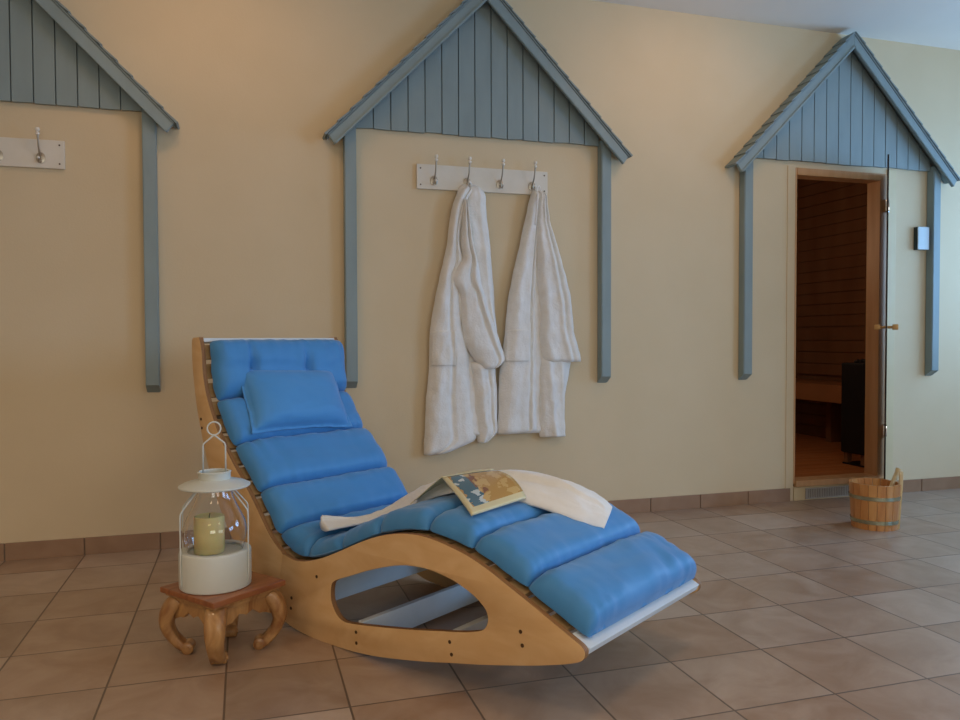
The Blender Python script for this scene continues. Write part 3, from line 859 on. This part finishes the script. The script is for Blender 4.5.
# cabriole leg: swept along the diagonal, bulging out then curling in, foot scrolled
for k in range(4):
    d = Vector((math.cos(math.pi / 4 + k * math.pi / 2), math.sin(math.pi / 4 + k * math.pi / 2), 0))
    s_ = Vector((-d.y, d.x, 0))
    path = catmull([(.140, SH - .038, .030, .034), (.160, SH - .060, .033, .036), (.174, SH - .092, .032, .034), (.176, SH - .126, .028, .029), (.162, SH - .158, .025, .025), (.144, .040, .024, .024), (.128, .025, .024, .022), (.116, .021, .022, .018)], 5)
    bm = bmesh.new(); rings = []
    for i, (r, z, hwid, hth) in enumerate(path):
        p = path[max(0, i - 1)]; q = path[min(len(path) - 1, i + 1)]
        tr, tz = q[0] - p[0], q[1] - p[1]; l = math.hypot(tr, tz); tr /= l; tz /= l
        nr, nz_ = -tz, tr                      # outward normal in the (r,z) plane
        ring = []
        for j in range(16):
            an = 2 * math.pi * j / 16
            cx_, cy_ = math.cos(an), math.sin(an)
            e = 1 / (abs(cx_) ** 5 + abs(cy_) ** 5) ** (1 / 5)
            ww, tt = hwid * e * cx_, hth * .64 * e * cy_
            groove = .0035 * math.cos(5 * an)
            pos = d * (r + nr * (tt + groove)) + s_ * ww + Vector((0, 0, z + nz_ * (tt + groove)))
            pos.z = min(max(pos.z, .0006), SH - .029)
            ring.append(bm.verts.new(pos))
        rings.append(ring)
    for A, B in zip(rings, rings[1:]):
        for j in range(16): bm.faces.new((A[j], A[(j + 1) % 16], B[(j + 1) % 16], B[j]))
    bm.faces.new(rings[0]); bm.faces.new(rings[-1][::-1])
    # outward bevelled shoulder + foot pad
    leg = obj('leg', bm, M['teak'], st, 'all')
    bm = bmesh.new()
    cpos = d * .104
    q0 = d * .112 + Vector((0, 0, .0195))
    tube(bm, [q0 - s_ * .025, q0 - s_ * .022, q0 + s_ * .022, q0 + s_ * .025], [.015, .019, .019, .015], 20)
    tube(bm, [q0 - s_ * .028, q0 + s_ * .028], .008, 14)
    obj('foot_scroll', bm, M['teak'], leg, True)

# ------------------------------------------------------------------ lantern
lt = thing('lantern', 'white metal lantern with glass globe standing on the carved stool', 'lantern', (-.097, 2.640, SH), 0)
lt.scale = (.96, .96, .98)
bm = bmesh.new(); lathe(bm, [(0, 0), (.112, 0), (.116, .003), (.117, .010), (.117, .112), (.115, .119), (.110, .122), (.092, .120), (.088, .116), (.088, .112), (0, .112)], 64)
obj('base', bm, M['white_metal'], lt, True)
bm = bmesh.new()
gp = [(.090, .116), (.094, .130), (.101, .150), (.104, .175), (.102, .198), (.094, .222), (.082, .246), (.070, .270), (.060, .295), (.055, .318), (.053, .335)]
gp = catmull(gp, 4)
inner = [(r - .002, z) for r, z in gp][::-1]
lathe(bm, gp + inner, 64, closed=True)
obj('glass_globe', bm, M['glass'], lt, 'all')
bm = bmesh.new(); lathe(bm, [(0.046, .333), (.112, .326), (.116, .329), (.116, .333), (.100, .341), (.060, .351), (.052, .353), (.052, .372), (.055, .376), (.050, .379), (.046, .376), (.046, .340)], 64, closed=True)
obj('cap', bm, M['white_metal'], lt, True)
for k in range(4):
    an = math.radians((28, 152, 208, 332)[k])
    c_, s_ = math.cos(an), math.sin(an)
    bm = bmesh.new(); tube(bm, catmull([(c_ * r, s_ * r, z) for r, z in ((.050, .334), (.062, .318), (.112, .262), (.1205, .240), (.1205, .18), (.1205, .09), (.119, .012))], 3), .0026, 8)
    obj('wire', bm, M['white_metal'], lt, 'all')
bm = bmesh.new()
a0 = 0   # handle plane square to the viewer of the stool's front
ux, uy = math.cos(a0), math.sin(a0)
hp = [(-.036, .365), (-.036, .462), (-.033, .470), (-.004, .494), (0, .496), (.004, .494), (.033, .470), (.036, .462), (.036, .365)]
tube(bm, [(ux * q, uy * q, z) for q, z in hp], .0028, 8)
tube(bm, [(ux * .0215 * math.cos(i * math.pi / 12), uy * .0215 * math.cos(i * math.pi / 12), .519 + .0215 * math.sin(i * math.pi / 12)) for i in range(24)], .0028, 8, closed=True)
obj('handle', bm, M['white_metal'], lt, 'all')
cd = None
bm = bmesh.new(); lathe(bm, [(0, 0), (.046, 0), (.0475, .004), (.0475, .110), (.046, .116), (.040, .118), (.030, .112), (.010, .108), (0, .108)], 40)
cd = thing('candle', 'thick ivory pillar candle inside the glass of the white lantern', 'candle', (-.115, 2.636, SH + .1105))
obj('wax', bm, M['candle'], cd, True)
bm = bmesh.new(); tube(bm, [(0, 0, .106), (.001, 0, .116), (.003, 0, .124)], .0014, 8); obj('wick', bm, M['dark'], cd)

# ------------------------------------------------------------------ sauna bucket and ladle
bk = thing('sauna_bucket', 'small pine stave bucket with two metal hoops on the floor by the sauna door', 'bucket', (3.232, 3.345, 0), math.radians(12))
ns = 18; rb, rt, H = .113, .127, .240
def rad(z): return rb + (rt - rb) * z / H
bm = bmesh.new()
for k in range(ns):
    a0, a1 = 2 * math.pi * k / ns + .010, 2 * math.pi * (k + 1) / ns - .010
    vs = {}
    top_ = H + random.uniform(-.002, .002)
    for zi, z in enumerate((.0, top_)):
        for ri, dr in enumerate((0, -.014)):
            for ai in range(4):
                an = a0 + (a1 - a0) * ai / 3; r = rad(z) + dr
                vs[zi, ri, ai] = bm.verts.new((r * math.cos(an), r * math.sin(an), z))
    for ai in range(3):
        bm.faces.new((vs[0, 0, ai], vs[0, 0, ai + 1], vs[1, 0, ai + 1], vs[1, 0, ai]))
        bm.faces.new((vs[0, 1, ai + 1], vs[0, 1, ai], vs[1, 1, ai], vs[1, 1, ai + 1]))
        bm.faces.new((vs[1, 0, ai], vs[1, 0, ai + 1], vs[1, 1, ai + 1], vs[1, 1, ai]))
        bm.faces.new((vs[0, 0, ai + 1], vs[0, 0, ai], vs[0, 1, ai], vs[0, 1, ai + 1]))
    bm.faces.new((vs[0, 0, 0], vs[1, 0, 0], vs[1, 1, 0], vs[0, 1, 0]))
    bm.faces.new((vs[0, 0, 3], vs[0, 1, 3], vs[1, 1, 3], vs[1, 0, 3]))
obj('staves', bm, M['stave'], bk, True)
bm = bmesh.new(); lathe(bm, [(0, .02), (rad(.02) - .0145, .02), (rad(.035) - .0145, .035), (0, .035)], 40); obj('bottom', bm, M['stave_in'], bk)
for z in (.032, .158):
    bm = bmesh.new(); lathe(bm, [(rad(z) + .0005, z), (rad(z) + .003, z), (rad(z + .02) + .003, z + .02), (rad(z + .02) + .0005, z + .02)], 60, closed=True)
    obj('hoop', bm, M['hoop'], bk, True)
bm = bmesh.new()
ea = math.radians(-42 - 12)
pts = []
for (z, w_) in ((0, .024), (.24, .026), (.285, .024), (.300, .019), (.308, .010)):
    pts.append((z, w_))
ringsL = []
for z, w_ in pts:
    r = rad(min(z, .25)) - .0125; row = []
    for dr in (0, .018):
        for sg in ((-1, 1) if dr == 0 else (1, -1)):
            row.append(bm.verts.new(((r + dr) * math.cos(ea) - sg * w_ * math.sin(ea), (r + dr) * math.sin(ea) + sg * w_ * math.cos(ea), z)))
    ringsL.append(row)
for A, B in zip(ringsL, ringsL[1:]):
    for j in range(4): bm.faces.new((A[j], A[(j + 1) % 4], B[(j + 1) % 4], B[j]))
bm.faces.new(ringsL[0]); bm.faces.new(ringsL[-1][::-1])
bmesh.ops.bevel(bm, geom=list(bm.edges), offset=.003, segments=2, affect='EDGES')
o = obj('handle_stave', bm, M['ladle'], bk, True); o['label'] = 'paler taller stave forming a grip'
ld = thing('ladle', 'pale wooden ladle handle sticking up from the pine sauna bucket', 'ladle', (3.232, 3.345, 0), math.radians(-10))
bm = bmesh.new()
tube(bm, catmull([(.040, 0, .050), (.068, 0, .13), (.094, 0, .20), (.114, 0, .25), (.136, 0, .300), (.141, 0, .312)], 4), [.011] * 8 + [.013] * 8 + [.0155] * 3 + [.012, .006], 14)
obj('shaft', bm, M['ladle'], ld, 'all')
bm = bmesh.new(); lathe(bm, [(0, -.012), (.030, -.008), (.040, .015), (.038, .016), (.028, -.003), (0, -.007)], 30, (.018, 0, .055), closed=False); obj('bowl', bm, M['ladle'], ld, 'all')

# ------------------------------------------------------------------ light
world = bpy.data.worlds.new('world'); bpy.context.scene.world = world; world.use_nodes = True
bg = world.node_tree.nodes['Background']; bg.inputs['Color'].default_value = (.62, .80, 1, 1); bg.inputs['Strength'].default_value = .6
def area(name, loc, target, sx, sy, power, col):
    l = bpy.data.lights.new(name, 'AREA'); l.shape = 'RECTANGLE'; l.size = sx; l.size_y = sy; l.energy = power; l.color = col
    o = bpy.data.objects.new(name, l); C.objects.link(o); o.location = loc
    o.rotation_euler = (Vector(target) - Vector(loc)).to_track_quat('-Z', 'Y').to_euler()
    return o
DAY = (.32, .68, 1.25)
for a0, a1, z0, z1 in RWIN:
    m_ = (a0 + a1) / 2
    area('daylight_right', (XR + .14, m_, (z0 + z1) / 2 ), (0, m_ + .3, (z0 + z1) / 2 - .3), a1 - a0, z1 - z0, 52 if a0 > 0 else 80, DAY)
for a0, a1, z0, z1 in FWIN:
    m_ = (a0 + a1) / 2
    area('daylight_front', (m_, YF - .14, (z0 + z1) / 2), (m_, 0, (z0 + z1) / 2 - .3), a1 - a0, z1 - z0, 34, (.95, .92, .84))
def spot(loc, target, power, size, blend=.9, col=(1, .70, .42), r=.3):
    l = bpy.data.lights.new('ceiling_spot', 'SPOT'); l.energy = power; l.spot_size = math.radians(size); l.spot_blend = blend; l.color = col; l.shadow_soft_size = r
    o = bpy.data.objects.new('ceiling_spot', l); C.objects.link(o); o.location = loc
    o.rotation_euler = (Vector(target) - Vector(loc)).to_track_quat('-Z', 'Y').to_euler()
for x in (-.15, 2.42):
    spot((x, 3.0, CEIL - .02), (x, 4.0, 2.1), 24, 120, .9, (1, .60, .31))
for x, y in ((-1.5, 1.3), (1.2, 1.3), (-1.5, -1.0), (1.2, -1.0), (3.4, 1.3)):
    spot((x, y, CEIL - .02), (x, y, 0), (92 if x < 0 else 56) if x < 3 else 6, 155, 1)
pl_ = bpy.data.lights.new('sauna_fill', 'POINT'); pl_.energy = 8; pl_.color = (1, .70, .48); pl_.shadow_soft_size = .1  # added fill light without a fixture, out of view, brightens the sauna walls
plo = bpy.data.objects.new('sauna_fill', pl_); C.objects.link(plo); plo.location = (3.1, 5.1, 1.75)

# ------------------------------------------------------------------ camera
cam = bpy.data.cameras.new('camera'); co = bpy.data.objects.new('camera', cam); C.objects.link(co)
yaw, pit, rol = 0.29534952, -0.02742751, -0.00312288
fwd0 = Vector((math.sin(yaw), math.cos(yaw), 0)); right = Vector((math.cos(yaw), -math.sin(yaw), 0)); up0 = Vector((0, 0, 1))
fwd = fwd0 * math.cos(pit) + up0 * math.sin(pit); up = up0 * math.cos(pit) - fwd0 * math.sin(pit)
r_ = right * math.cos(rol) + up * math.sin(rol); u_ = up * math.cos(rol) - right * math.sin(rol)
co.matrix_world = Matrix(((r_.x, u_.x, -fwd.x, 0), (r_.y, u_.y, -fwd.y, 0), (r_.z, u_.z, -fwd.z, 3.0504122 * .333), (0, 0, 0, 1)))
cam.sensor_width = 36; cam.lens = 774.51 / 960 * 36; cam.clip_start = .02
sc = bpy.context.scene; sc.camera = co
vs = sc.view_settings; vs.view_transform = 'Standard'; vs.look = 'None'; vs.gamma = 1; vs.use_curve_mapping = False
vs.exposure = 0.02
